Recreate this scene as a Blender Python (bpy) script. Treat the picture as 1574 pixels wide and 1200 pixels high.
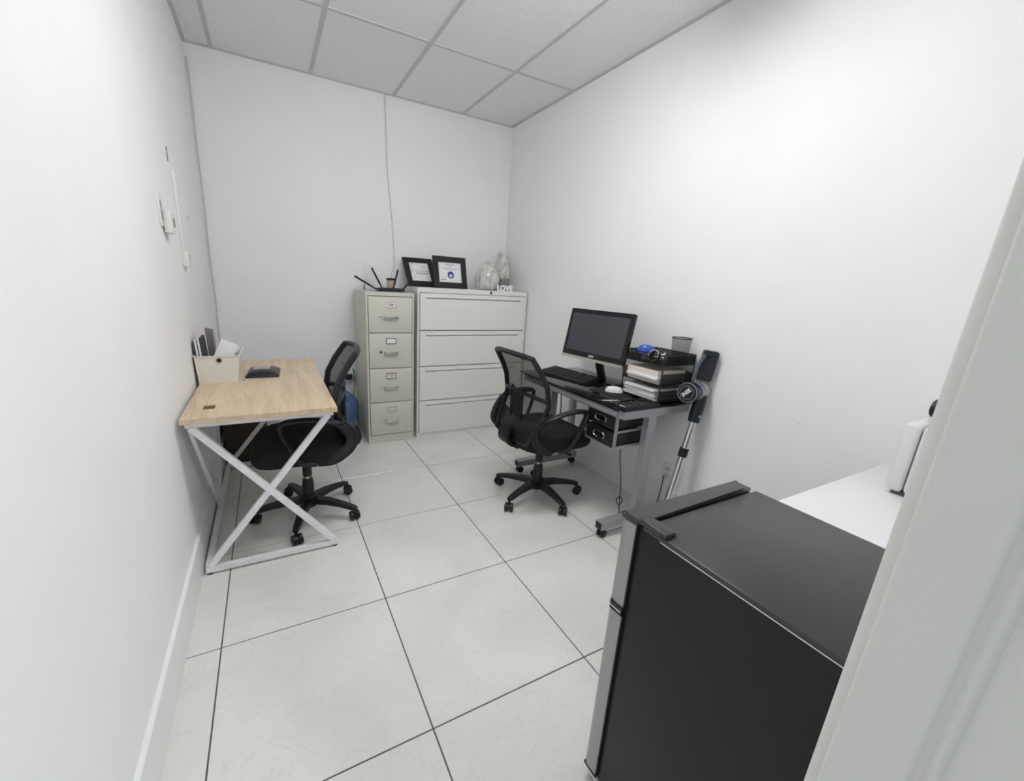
import bpy, bmesh, math, random
from mathutils import Vector, Matrix
random.seed(7)
for o in list(bpy.data.objects): bpy.data.objects.remove(o)
SC = bpy.context.scene
COL = SC.collection
PI = math.pi

# ------------------------------------------------------------------ camera
# solved from the floor tiles (0.60 m) and the ceiling grid (0.61 m); image 1574 x 1200
F_PX, YAW, PITCH, ROLL = 630.87, .499, -.265, .056
CAM = Vector((.353, -.294, 1.336))
cam_d = bpy.data.cameras.new('camera'); cam = bpy.data.objects.new('camera', cam_d); COL.objects.link(cam)
fw = Vector((math.sin(YAW)*math.cos(PITCH), math.cos(YAW)*math.cos(PITCH), math.sin(PITCH)))
rt = Vector((math.cos(YAW), -math.sin(YAW), 0)); up = rt.cross(fw)
rt2 = math.cos(ROLL)*rt + math.sin(ROLL)*up; up2 = -math.sin(ROLL)*rt + math.cos(ROLL)*up
mw = Matrix((rt2, up2, -fw)).transposed().to_4x4(); mw.translation = CAM
cam.matrix_world = mw
cam_d.sensor_fit = 'HORIZONTAL'; cam_d.sensor_width = 36.0
cam_d.lens = F_PX/1574*36.0
cam_d.shift_x = 32.58/1574; cam_d.shift_y = 8.34/1574
cam_d.clip_start = .01
SC.camera = cam

# ------------------------------------------------------------------ world and light
W = bpy.data.worlds.new('world'); SC.world = W; W.use_nodes = True
bg = W.node_tree.nodes['Background']
bg.inputs[0].default_value = (.93, .97, 1, 1); bg.inputs[1].default_value = .36
SC.view_settings.view_transform = 'Standard'; SC.view_settings.look = 'None'
SC.view_settings.exposure = 0.78; SC.view_settings.gamma = 1.0
SC.view_settings.use_curve_mapping = False
LAMP_STRENGTH = 11.0
LAMP_Y = 1.16
HALL_POWER = 17.0
# daylight reaching the doorway from the hall behind the camera
hl = bpy.data.lights.new('hall_light', 'AREA'); hl.shape = 'RECTANGLE'; hl.size = .22; hl.size_y = 1.1
hl.energy = HALL_POWER; hl.color = (.95, .98, 1)
hlo = bpy.data.objects.new('hall_light', hl); COL.objects.link(hlo)
hlo.location = (1.52, -2.3, 1.55)
hlo.rotation_euler = (Vector((.2, 1.2, 1.2)) - hlo.location).to_track_quat('-Z', 'Y').to_euler()

# ------------------------------------------------------------------ materials
MATS = {}
def mat(name, col, rough=.5, metal=0, noise=0, nscale=20, bump=0, bscale=60, spec=.5, emit=None, stretch=None, coat=0, alpha=None, trans=0, ior=1.45):
    if name in MATS: return MATS[name]
    m = bpy.data.materials.new(name); m.use_nodes = True
    nt = m.node_tree; b = nt.nodes['Principled BSDF']
    b.inputs['Base Color'].default_value = (*col, 1); b.inputs['Roughness'].default_value = rough
    b.inputs['Metallic'].default_value = metal; b.inputs['Specular IOR Level'].default_value = spec
    b.inputs['IOR'].default_value = ior
    if coat: b.inputs['Coat Weight'].default_value = coat; b.inputs['Coat Roughness'].default_value = .08
    if trans: b.inputs['Transmission Weight'].default_value = trans
    tc = nt.nodes.new('ShaderNodeTexCoord'); src = tc.outputs['Object']
    if stretch:
        mp = nt.nodes.new('ShaderNodeMapping'); mp.inputs['Scale'].default_value = stretch
        nt.links.new(src, mp.inputs['Vector']); src = mp.outputs['Vector']
    if noise:
        n = nt.nodes.new('ShaderNodeTexNoise'); n.inputs['Scale'].default_value = nscale; n.inputs['Detail'].default_value = 5
        nt.links.new(src, n.inputs['Vector'])
        r = nt.nodes.new('ShaderNodeValToRGB')
        r.color_ramp.elements[0].position = .3; r.color_ramp.elements[1].position = .7
        r.color_ramp.elements[0].color = (*[c*(1-noise) for c in col], 1)
        r.color_ramp.elements[1].color = (*[min(1, c*(1+noise)) for c in col], 1)
        nt.links.new(n.outputs['Fac'], r.inputs['Fac']); nt.links.new(r.outputs['Color'], b.inputs['Base Color'])
    if bump:
        n2 = nt.nodes.new('ShaderNodeTexNoise'); n2.inputs['Scale'].default_value = bscale; n2.inputs['Detail'].default_value = 3
        nt.links.new(src, n2.inputs['Vector'])
        bp = nt.nodes.new('ShaderNodeBump'); bp.inputs['Strength'].default_value = bump; bp.inputs['Distance'].default_value = .002
        nt.links.new(n2.outputs['Fac'], bp.inputs['Height']); nt.links.new(bp.outputs['Normal'], b.inputs['Normal'])
    if emit:
        b.inputs['Emission Color'].default_value = (*emit[0], 1); b.inputs['Emission Strength'].default_value = emit[1]
    if alpha is not None:
        t = nt.nodes.new('ShaderNodeBsdfTransparent'); mx = nt.nodes.new('ShaderNodeMixShader'); mx.inputs[0].default_value = alpha
        nt.links.new(t.outputs[0], mx.inputs[1]); nt.links.new(b.outputs[0], mx.inputs[2])
        nt.links.new(mx.outputs[0], nt.nodes['Material Output'].inputs[0])
    MATS[name] = m; return m

WALL = mat('wall_paint', (.93, .93, .935), .6, bump=.06, bscale=140, noise=.012, nscale=3)
TRIM = mat('trim_paint', (.88, .88, .88), .3)
JAMB = mat('door_frame_paint', (.70, .705, .67), .35, noise=.01, nscale=8)
GROUT = mat('grout', (.10, .10, .095), .8)
BAR = mat('ceiling_grid', (.62, .62, .62), .5)
WHITE = mat('white_plastic', (.82, .82, .80), .4)
def tile_mat():
    m = mat('floor_tile', (.62, .62, .59), .07, spec=.5)
    nt = m.node_tree; b = nt.nodes['Principled BSDF']
    g = nt.nodes.new('ShaderNodeNewGeometry')
    n = nt.nodes.new('ShaderNodeTexNoise'); n.inputs['Scale'].default_value = 2.2; n.inputs['Detail'].default_value = 8; n.inputs['Distortion'].default_value = .6
    nt.links.new(g.outputs['Position'], n.inputs['Vector'])
    r = nt.nodes.new('ShaderNodeValToRGB'); e = r.color_ramp.elements
    e[0].position = .35; e[0].color = (.735, .735, .695, 1); e[1].position = .65; e[1].color = (.82, .82, .785, 1)
    nt.links.new(n.outputs['Fac'], r.inputs['Fac'])
    n2 = nt.nodes.new('ShaderNodeTexNoise'); n2.inputs['Scale'].default_value = 7; n2.inputs['Detail'].default_value = 9; n2.inputs['Distortion'].default_value = 2.5
    nt.links.new(g.outputs['Position'], n2.inputs['Vector'])
    r2 = nt.nodes.new('ShaderNodeValToRGB'); e = r2.color_ramp.elements
    e[0].position = .482; e[0].color = (1, 1, 1, 1); e[1].position = .518; e[1].color = (1, 1, 1, 1)
    k = e.new(.5); k.color = (.93, .93, .93, 1)
    nt.links.new(n2.outputs['Fac'], r2.inputs['Fac'])
    mx = nt.nodes.new('ShaderNodeMix'); mx.data_type = 'RGBA'; mx.blend_type = 'MULTIPLY'; mx.inputs[0].default_value = 1
    nt.links.new(r.outputs['Color'], mx.inputs[6]); nt.links.new(r2.outputs['Color'], mx.inputs[7])
    nt.links.new(mx.outputs[2], b.inputs['Base Color'])
    return m
TILE = tile_mat()
CTILE = mat('ceiling_tile', (.94, .94, .94), .95, noise=.10, nscale=95, bump=.7, bscale=110)
PUTTY = mat('putty_enamel', (.66, .66, .57), .38, bump=.05, bscale=300)
PUTTY2 = mat('light_putty_enamel', (.84, .835, .78), .38, bump=.05, bscale=300)
CHROME = mat('chrome', (.72, .72, .70), .22, 1)
BRUSHED = mat('brushed_steel', (.40, .40, .41), .36, 1, bump=.1, bscale=400, stretch=(1, 1, .05))
DKMETAL = mat('dark_metal', (.06, .055, .05), .45, .6)
BLACK = mat('black_plastic', (.012, .012, .013), .42)
BLACKG = mat('glossy_black', (.010, .010, .011), .12)
FABRIC = mat('black_fabric', (.011, .011, .013), .9, bump=.4, bscale=500)
MESHF = mat('chair_mesh', (.012, .012, .013), .8, alpha=.72)
WIRE = mat('wire_mesh', (.012, .012, .013), .5, .3, alpha=.55)
WIRED = mat('wire_mesh_dense', (.012, .012, .013), .5, .3, alpha=.78)
SILVER = mat('silver_powder_coat', (.40, .40, .425), .38, .35)
GLASS = mat('black_glass', (.008, .008, .009), .05, spec=.6)
SCREEN = mat('screen', (.045, .048, .062), .08, spec=.9)
WHITEM = mat('white_metal', (.88, .88, .90), .35, noise=.05, nscale=30)
PAPER = mat('paper', (.85, .85, .86), .8)
PAPERC = mat('cream_paper', (.78, .72, .62), .8, noise=.08, nscale=60, stretch=(1, 1, 30))
def oak():
    m = mat('light_oak', (.60, .45, .29), .45)
    nt = m.node_tree; b = nt.nodes['Principled BSDF']; tc = nt.nodes.new('ShaderNodeTexCoord')
    mp = nt.nodes.new('ShaderNodeMapping'); mp.inputs['Scale'].default_value = (9, .9, 9)
    nt.links.new(tc.outputs['Object'], mp.inputs[0])
    n = nt.nodes.new('ShaderNodeTexNoise'); n.inputs['Scale'].default_value = 2.6; n.inputs['Detail'].default_value = 7; n.inputs['Distortion'].default_value = 1.2
    nt.links.new(mp.outputs[0], n.inputs['Vector'])
    r = nt.nodes.new('ShaderNodeValToRGB'); e = r.color_ramp.elements
    e[0].position = .32; e[0].color = (.58, .435, .285, 1); e[1].position = .62; e[1].color = (.72, .575, .40, 1)
    nt.links.new(n.outputs['Fac'], r.inputs['Fac']); nt.links.new(r.outputs['Color'], b.inputs['Base Color'])
    return m
OAK = oak()
def marble():
    m = mat('marbled_ceramic', (.7, .69, .64), .12, coat=.5)
    nt = m.node_tree; b = nt.nodes['Principled BSDF']; tc = nt.nodes.new('ShaderNodeTexCoord')
    mp = nt.nodes.new('ShaderNodeMapping'); mp.inputs['Scale'].default_value = (1, 1, .35)
    nt.links.new(tc.outputs['Object'], mp.inputs[0])
    n = nt.nodes.new('ShaderNodeTexNoise'); n.inputs['Scale'].default_value = 22; n.inputs['Detail'].default_value = 5; n.inputs['Distortion'].default_value = 1.8
    nt.links.new(mp.outputs[0], n.inputs['Vector'])
    r = nt.nodes.new('ShaderNodeValToRGB'); e = r.color_ramp.elements
    e[0].position = .30; e[0].color = (.34, .33, .31, 1); e[1].position = .56; e[1].color = (.70, .69, .63, 1)
    k = e.new(.46); k.color = (.58, .57, .53, 1)
    nt.links.new(n.outputs['Fac'], r.inputs['Fac']); nt.links.new(r.outputs['Color'], b.inputs['Base Color'])
    return m
MARBLE = marble()

# ------------------------------------------------------------------ mesh helpers
def NB(): return bmesh.new()
def box(bm, x0, x1, y0, y1, z0, z1, M=None, bev=0, seg=2):
    vs = [bm.verts.new(Vector(p)) for p in ((x0,y0,z0),(x1,y0,z0),(x1,y1,z0),(x0,y1,z0),(x0,y0,z1),(x1,y0,z1),(x1,y1,z1),(x0,y1,z1))]
    fs = [bm.faces.new([vs[i] for i in f]) for f in ((0,3,2,1),(4,5,6,7),(0,1,5,4),(1,2,6,5),(2,3,7,6),(3,0,4,7))]
    geo = vs
    if bev:
        es = list({e for f in fs for e in f.edges})
        r = bmesh.ops.bevel(bm, geom=es, offset=bev, segments=seg, affect='EDGES', profile=.5)
        geo = list({v for f in r['faces'] for v in f.verts} | {v for v in vs if v.is_valid})
    if M is not None:
        for v in geo: v.co = M @ v.co
    return bm
def frames(pts, closed=False, up=Vector((0, 0, 1))):
    n = len(pts); out = []
    for i in range(n):
        a = pts[i-1] if (i > 0 or closed) else pts[i]; b = pts[(i+1) % n] if (i < n-1 or closed) else pts[i]
        t = (b-a).normalized()
        out.append(t)
    u = up if abs(out[0].dot(up)) < .95 else Vector((1, 0, 0))
    res = []
    for t in out:
        u = (u - t*u.dot(t))
        if u.length < 1e-6: u = t.orthogonal()
        u.normalize(); res.append((t, u, t.cross(u)))
    return res
def sweep(bm, pts, prof, closed=False, up=Vector((0, 0, 1)), cap=True, scale=None):
    pts = [Vector(p) for p in pts]; fr = frames(pts, closed, up); rings = []
    for i, (p, (t, u, s)) in enumerate(zip(pts, fr)):
        k = scale[i] if scale else 1
        rings.append([bm.verts.new(p + s*a*k + u*b*k) for a, b in prof])
    m = len(prof); n = len(pts)
    for i in range(n if closed else n-1):
        A, B = rings[i], rings[(i+1) % n]
        for j in range(m): bm.faces.new((A[j], A[(j+1) % m], B[(j+1) % m], B[j]))
    if cap and not closed:
        bm.faces.new(rings[0][::-1]); bm.faces.new(rings[-1])
    return bm
def circ(r, n=10): return [(r*math.cos(2*PI*i/n), r*math.sin(2*PI*i/n)) for i in range(n)]
def rectp(w, h): return [(-w/2, -h/2), (w/2, -h/2), (w/2, h/2), (-w/2, h/2)]
def ell(a, b, n=12): return [(a*math.cos(2*PI*i/n), b*math.sin(2*PI*i/n)) for i in range(n)]
def tube(bm, pts, r, n=10, closed=False, **k): return sweep(bm, pts, circ(r, n), closed, **k)
def smoothpath(pts, sub=6, closed=False):
    pts = [Vector(p) for p in pts]; n = len(pts); out = []
    for i in range(n if closed else n-1):
        p0 = pts[(i-1) % n] if (closed or i > 0) else pts[i]; p1 = pts[i]; p2 = pts[(i+1) % n]
        p3 = pts[(i+2) % n] if (closed or i+2 < n) else p2
        for k in range(sub):
            t = k/sub
            out.append(.5*((2*p1)+(p2-p0)*t+(2*p0-5*p1+4*p2-p3)*t*t+(3*p1-p0-3*p2+p3)*t**3))
    if not closed: out.append(pts[-1])
    return out
def lathe(bm, prof, n=24, M=None, cap=True):
    rings = []
    for r, z in prof:
        ring = []
        for i in range(n):
            v = Vector((r*math.cos(2*PI*i/n), r*math.sin(2*PI*i/n), z))
            ring.append(bm.verts.new(M @ v if M is not None else v))
        rings.append(ring)
    for A, B in zip(rings, rings[1:]):
        for i in range(n): bm.faces.new((A[i], A[(i+1) % n], B[(i+1) % n], B[i]))
    if cap: bm.faces.new(rings[0][::-1]); bm.faces.new(rings[-1])
    return bm
def prism(bm, poly, M, depth):
    """poly in local xy, extruded along local z, placed by M"""
    a = [bm.verts.new(M @ Vector((x, y, 0))) for x, y in poly]; b = [bm.verts.new(M @ Vector((x, y, depth))) for x, y in poly]
    n = len(poly)
    bm.faces.new(a[::-1]); bm.faces.new(b)
    for i in range(n): bm.faces.new((a[i], a[(i+1) % n], b[(i+1) % n], b[i]))
    return bm
def grid(bm, fn, nu, nv):
    g = [[bm.verts.new(Vector(fn(i/nu, j/nv))) for j in range(nv+1)] for i in range(nu+1)]
    for i in range(nu):
        for j in range(nv): bm.faces.new((g[i][j], g[i+1][j], g[i+1][j+1], g[i][j+1]))
    return bm
def O(name, bm, m, parent=None, smooth=False, thick=0):
    if thick:
        bmesh.ops.recalc_face_normals(bm, faces=bm.faces)
        bmesh.ops.solidify(bm, geom=list(bm.faces), thickness=thick)
    bmesh.ops.recalc_face_normals(bm, faces=bm.faces)
    me = bpy.data.meshes.new(name); bm.to_mesh(me); bm.free()
    me.materials.append(m)
    if smooth:
        me.polygons.foreach_set('use_smooth', [True]*len(me.polygons))
        try: me.set_sharp_from_angle(angle=math.radians(40))
        except Exception: pass
    o = bpy.data.objects.new(name, me); COL.objects.link(o)
    if parent: o.parent = parent
    return o
def tag(o, label=None, cat=None, group=None, kind=None):
    if label: o['label'] = label
    if cat: o['category'] = cat
    if group: o['group'] = group
    if kind: o['kind'] = kind
    return o
def E(name, loc, rz=0, label=None, cat=None, group=None, rot=None):
    o = bpy.data.objects.new(name, None); COL.objects.link(o); o.location = loc
    o.rotation_euler = rot if rot else (0, 0, rz); o.empty_display_size = .05
    return tag(o, label, cat, group)
def B(name, m, parent, *a, bev=0, M=None, seg=2):
    return O(name, box(NB(), *a, bev=bev, M=M, seg=seg), m, parent, smooth=bool(bev))
def text(name, s, size, m, parent, M, depth=.0006, bold=0):
    cu = bpy.data.curves.new(name, 'FONT'); cu.body = s; cu.size = size; cu.extrude = depth; cu.offset = bold
    cu.align_x = 'CENTER'; cu.align_y = 'CENTER'
    t = bpy.data.objects.new(name, cu); COL.objects.link(t)
    me = bpy.data.meshes.new_from_object(t.evaluated_get(bpy.context.evaluated_depsgraph_get()))
    bpy.data.objects.remove(t)
    me.transform(M); me.materials.clear(); me.materials.append(m)
    o = bpy.data.objects.new(name, me); COL.objects.link(o)
    if parent: o.parent = parent
    return o
def rr(w, h, r, n=4):
    """rounded rectangle outline, centred"""
    out = []
    for cx, cy, a0 in ((w/2-r, h/2-r, 0), (-w/2+r, h/2-r, PI/2), (-w/2+r, -h/2+r, PI), (w/2-r, -h/2+r, 1.5*PI)):
        for i in range(n+1):
            a = a0 + PI/2*i/n; out.append((cx+r*math.cos(a), cy+r*math.sin(a)))
    return out
def basis(x, y, z, o=(0, 0, 0)):
    m = Matrix((Vector(x), Vector(y), Vector(z))).transposed().to_4x4(); m.translation = Vector(o); return m

# ------------------------------------------------------------------ room shell
XL, XR, YB, YF, H = -.014, 2.477, 3.47, -.205, 2.744
def S(o): o['kind'] = 'structure'; return o
fl = S(O('floor', box(NB(), XL-.1, XR+.1, -1.2, YB+.1, -.12, -.0025), GROUT))
tilecache = {}
for i in range(-1, 5):
    for j in range(-3, 5):
        x0, x1 = .105+i*.6, .105+(i+1)*.6; y0, y1 = .603+j*.6, .603+(j+1)*.6
        g = .0022
        x0 = max(x0+g, XL); x1 = min(x1-g, XR); y0 = max(y0+g, -1.19); y1 = min(y1-g, YB)
        if x1-x0 < .01 or y1-y0 < .01: continue
        key = (round(x1-x0, 4), round(y1-y0, 4))
        if key not in tilecache:
            o = O('floor_tile', box(NB(), 0, x1-x0, 0, y1-y0, -.01, 0, bev=.0012, seg=1), TILE, fl); tilecache[key] = o.data
        else:
            o = bpy.data.objects.new('floor_tile', tilecache[key]); COL.objects.link(o); o.parent = fl
        o.location = (x0, y0, 0)
S(O('wall_left', box(NB(), XL-.1, XL, YF-.14, YB+.1, -.1, H+.1), WALL))
S(O('wall_right', box(NB(), XR, XR+.1, YF-.14, YB+.1, -.1, H+.1), WALL))
S(O('wall_back', box(NB(), XL, XR, YB, YB+.1, -.1, H+.1), WALL))
bm = NB(); box(bm, .80, XR, YF-.12, YF, 0, H+.1); box(bm, XL, .80, YF-.12, YF, 2.12, H+.1)
S(O('wall_front', bm, WALL))
# baseboards with an eased top edge
def baseboard(name, a, b, inward, h=.165, t=.014):
    a, b, n = Vector(a), Vector(b), Vector(inward)
    prof = [(0, 0), (t, 0), (t, h-.002), (t-.002, h), (0, h)]
    bm = NB(); d = (b-a)
    M = basis(n, (0, 0, 1), d.normalized(), a)
    S(O(name, prism(bm, prof, M, d.length), TRIM))
baseboard('baseboard_left', (XL, YF, 0), (XL, YB, 0), (1, 0, 0))
baseboard('baseboard_right', (XR, YF, 0), (XR, YB, 0), (-1, 0, 0))
baseboard('baseboard_back', (XL+.014, YB, 0), (XR-.014, YB, 0), (0, -1, 0))
baseboard('baseboard_front', (.86, YF, 0), (XR-.014, YF, 0), (0, 1, 0))
# door frame: casing on the room side, stop, and recessed rabbet toward the hall
def jamb(name, poly):
    S(O(name, prism(NB(), poly, Matrix.Identity(4), 2.12), JAMB, smooth=True))
def arc(cx, cy, r, a0, a1, n=5): return [(cx+r*math.cos(math.radians(a0+(a1-a0)*i/n)), cy+r*math.sin(math.radians(a0+(a1-a0)*i/n))) for i in range(n+1)]
jr = [(.80, -.330), (.800, -.205), (.86, -.205), (.86, -.197)] + arc(.762, -.203, .006, 90, 180) + [(.7555, -.206)] \
   + arc(.7535, -.2095, .003, 90, 200) + [(.751, -.214), (.751, -.2465)] + arc(.7555, -.2475, .0045, 180, 270) + [(.7595, -.254)] + arc(.7655, -.2585, .005, 150, 250, 3) + [(.768, -.265), (.768, -.330)]
jamb('trim_1', jr)
jl = [(XL, -.330), (.012, -.330), (.012, -.265), (.024, -.252), (.024, -.199), (.018, -.192), (XL+.001, -.192)]
jamb('trim_2', jl)
S(O('trim_3', box(NB(), .024, .751, -.33, -.192, 2.085, 2.13), JAMB))
# ceiling: slab above, grid bars and tiles
ce = S(O('ceiling', box(NB(), XL-.1, XR+.1, YF-.14, YB+.1, H+.03, H+.12), BAR))
gx = [XL, .143, .752, 1.361, 1.970, XR]; gy = [YF, .131, 1.351, 2.571, YB]
for i in range(5):
    for j in range(4):
        O('ceiling_tile', box(NB(), gx[i], gx[i+1], gy[j], gy[j+1], H+.004, H+.02), CTILE, ce)
for x in gx[1:-1]: O('grid_bar', box(NB(), x-.012, x+.012, YF, YB, H-.0005, H+.006), BAR, ce)
for y in gy[1:-1]:
    for i in range(5):
        a = gx[i]+(.012 if i else 0); b = gx[i+1]-(.012 if i < 4 else 0)
        O('grid_bar', box(NB(), a, b, y-.012, y+.012, H-.0005, H+.006), BAR, ce)
for a in ((XL, XL+.022, YF, YB), (XR-.022, XR, YF, YB), (XL+.022, XR-.022, YB-.022, YB), (XL+.022, XR-.022, YF, YF+.022)):
    O('wall_angle', box(NB(), *a, H-.002, H+.006), BAR, ce)
# unseen ceiling lamp above the frame, its wraparound form chosen to even the light
LED = mat('lamp_lens', (1, 1, 1), .6, emit=((.99, .99, 1), LAMP_STRENGTH))
t = E('ceiling_light', (1.235, LAMP_Y, H-.0005), label='unseen ceiling lamp given a long wraparound form to even the light', cat='ceiling light')
prof = [(-.15, -.012), (-.135, -.075), (-.09, -.10), (.09, -.10), (.135, -.075), (.15, -.012)]
O('lens', prism(NB(), prof, basis((0, 1, 0), (0, 0, 1), (1, 0, 0), (-.595, 0, 0)), 1.19), LED, t)
for x in (-.610, .595): O('end_cap', prism(NB(), [(a*1.03, b*1.03) for a, b in prof], basis((0, 1, 0), (0, 0, 1), (1, 0, 0), (x, 0, 0)), .015), WHITE, t)
B('mounting_plate', WHITE, t, -.61, .61, -.152, .152, -.012, 0)

# ------------------------------------------------------------------ filing cabinets
VX0, VX1, VY0, VY1, VH = 1.004, 1.383, 2.962, 3.44, 1.234
vc = E('filing_cabinet', ((VX0+VX1)/2, VY0, 0), label='narrow putty-green metal filing cabinet with four drawers and bar handles', cat='filing cabinet')
w = VX1-VX0; hw = w/2
bm = NB()
box(bm, -hw, -hw+.014, 0, VY1-VY0, .0, VH); box(bm, hw-.014, hw, 0, VY1-VY0, .0, VH)
box(bm, -hw+.014, hw-.014, 0, VY1-VY0, VH-.028, VH); box(bm, -hw+.014, hw-.014, 0.004, VY1-VY0, 0, .07); box(bm, -hw+.014, hw-.014, .02, VY1-VY0, .07, VH-.028)
O('body', bm, PUTTY, vc)
zs = [1.203, .922, .638, .354, .073]
for k in range(4):
    z1, z0 = zs[k]-.003, zs[k+1]+.003
    d = B('drawer', PUTTY, vc, -hw+.018, hw-.018, -.008, .014, z0, z1, bev=.003)
    zl = z1-.060; zh = z1-.150
    bm = NB()
    for a in ((-.04, .04, zl+.019, zl+.023), (-.04, .04, zl-.023, zl-.019), (-.04, -.036, zl-.019, zl+.019), (.036, .04, zl-.019, zl+.019)): box(bm, a[0], a[1], -.012, -.008, a[2], a[3])
    O('label_holder', bm, CHROME if k in (0, 3) else DKMETAL, d)
    if k != 3: B('label_card', PAPER, d, -.036, .036, -.0095, -.0082, zl-.019, zl+.019)
    if k in (0, 2):
        bm = NB(); box(bm, -.026, .026, -.0102, -.0096, zl+.004, zl+.008); box(bm, -.014, .02, -.0102, -.0096, zl-.008, zl-.003)
        O('card_print', bm, mat('red_ink', (.35, .08, .06), .7), d)
    O('handle', sweep(NB(), smoothpath([(-.052, -.008, zh), (-.05, -.030, zh-.004), (-.035, -.034, zh-.004), (.035, -.034, zh-.004), (.05, -.030, zh-.004), (.052, -.008, zh)], 4), ell(.007, .011, 8)), CHROME, d, True)
    O('lock_button', lathe(NB(), [(.009, 0), (.009, .006), (.006, .008)], 12, basis((1, 0, 0), (0, 0, 1), (0, -1, 0), (-.083, -.008, zh+.002))), CHROME if k != 1 else DKMETAL, d, True)
B('label_plate', CHROME, vc, hw-.036, hw-.020, -.003, 0, VH-.022, VH-.008)

LX0, LX1, LY0, LY1, LH = 1.420, 2.462, 2.988, 3.45, 1.282
lc = E('lateral_cabinet', ((LX0+LX1)/2, LY0, 0), label='wide pale putty lateral filing cabinet with four full-width drawers in the corner', cat='filing cabinet')
hw = (LX1-LX0)/2; dp = LY1-LY0
bm = NB()
box(bm, -hw, -hw+.016, 0, dp, 0, LH); box(bm, hw-.016, hw, 0, dp, 0, LH); box(bm, -hw+.016, hw-.016, 0, dp, LH-.038, LH)
box(bm, -hw+.016, hw-.016, .004, dp, 0, .028); box(bm, -hw+.016, hw-.016, .03, dp, .028, LH-.038)
O('body', bm, PUTTY2, lc)
zs = [1.244, .938, .634, .331, .028]
for k in range(4):
    z1, z0 = zs[k]-.004, zs[k+1]+.004
    pz = z1-.030
    xa, xb = -hw+.075, hw-.075
    bm = NB()
    # end blocks and the middle piece with a recessed finger pull below a lip
    box(bm, -hw+.021, xa, -.006, .03, z0, z1); box(bm, xb, hw-.021, -.006, .03, z0, z1)
    prof = [(.03, z0), (-.006, z0), (-.006, pz-.020), (-.001, pz-.016), (.012, pz-.010), (.012, pz-.004), (-.010, pz-.004), (-.010, pz+.004), (-.006, pz+.006), (-.006, z1), (.03, z1)]
    prism(bm, prof, basis((0, 1, 0), (0, 0, 1), (1, 0, 0), (xa, 0, 0)), xb-xa)
    O('drawer', bm, PUTTY2, lc)
O('lock', lathe(NB(), [(.011, 0), (.011, .005), (.008, .006)], 14, basis((1, 0, 0), (0, 0, 1), (0, -1, 0), (.145, 0, LH-.019))), DKMETAL, lc, True)

# ------------------------------------------------------------------ things on the filing cabinets
rz_ = VH
ro = E('wifi_router', (1.235, 3.13, rz_), rz=-.05, label='flat black router with four raised antennas on the narrow filing cabinet', cat='router')
bm = NB(); prism(bm, [(-.105, -.06), (.105, -.06), (.118, .0), (.10, .06), (-.10, .06), (-.118, .0)], Matrix.Translation((0, 0, .004)), .022)
O('body', bm, BLACK, ro)
bm = NB()
for k in range(7): box(bm, -.08+k*.026, -.064+k*.026, -.045, .045, .026, .029)
O('top_vent', bm, BLACKG, ro)
for sx in (-.08, .08): B('foot_rail', BLACK, ro, sx-.008, sx+.008, -.04, .04, 0, .004)
for (bx, by), (tx, tz) in (((-.108, .02), (-.272, .108)), ((-.05, .05), (-.135, .178)), ((.035, .05), (.075, .176)), ((.100, .02), (.165, .082))):
    a = Vector((bx, by, .016)); b = Vector((tx, by, tz))
    bm = NB(); sweep(bm, [a, a.lerp(b, .25), a.lerp(b, .26), b], ell(.012, .008, 8), scale=[.7, .75, 1, .95])
    O('antenna', bm, BLACK, ro, True)
CLEAR = mat('clear_acrylic', (.80, .81, .82), .08, alpha=.28)
ac = E('acrylic_stand', (1.135, 3.32, VH), label='clear acrylic sign holder behind the router antennas', cat='sign holder')
O('panel', box(NB(), -.065, .065, -.002, .002, .004, .20, Matrix.Rotation(-.16, 4, 'X')), CLEAR, ac)
B('base', CLEAR, ac, -.065, .065, -.035, .035, 0, .004)
bm = NB(); tube(bm, [(-.07, -.03, .003), (-.07, -.03, .05), (-.07, .03, .003)], .0025, 6)
O('wire_foot', bm, BLACK, ac)
ja = E('candle_jar', (1.292, 3.33, VH), label='small tan jar with a flat black lid behind the router', cat='jar')
O('jar_body', lathe(NB(), [(.030, 0), (.034, .006), (.034, .085), (.031, .09)], 20), mat('tan_jar', (.50, .40, .32), .35), ja, True)
O('lid', lathe(NB(), [(.037, .09), (.037, .104), (.034, .107)], 20), BLACK, ja, True)

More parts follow.
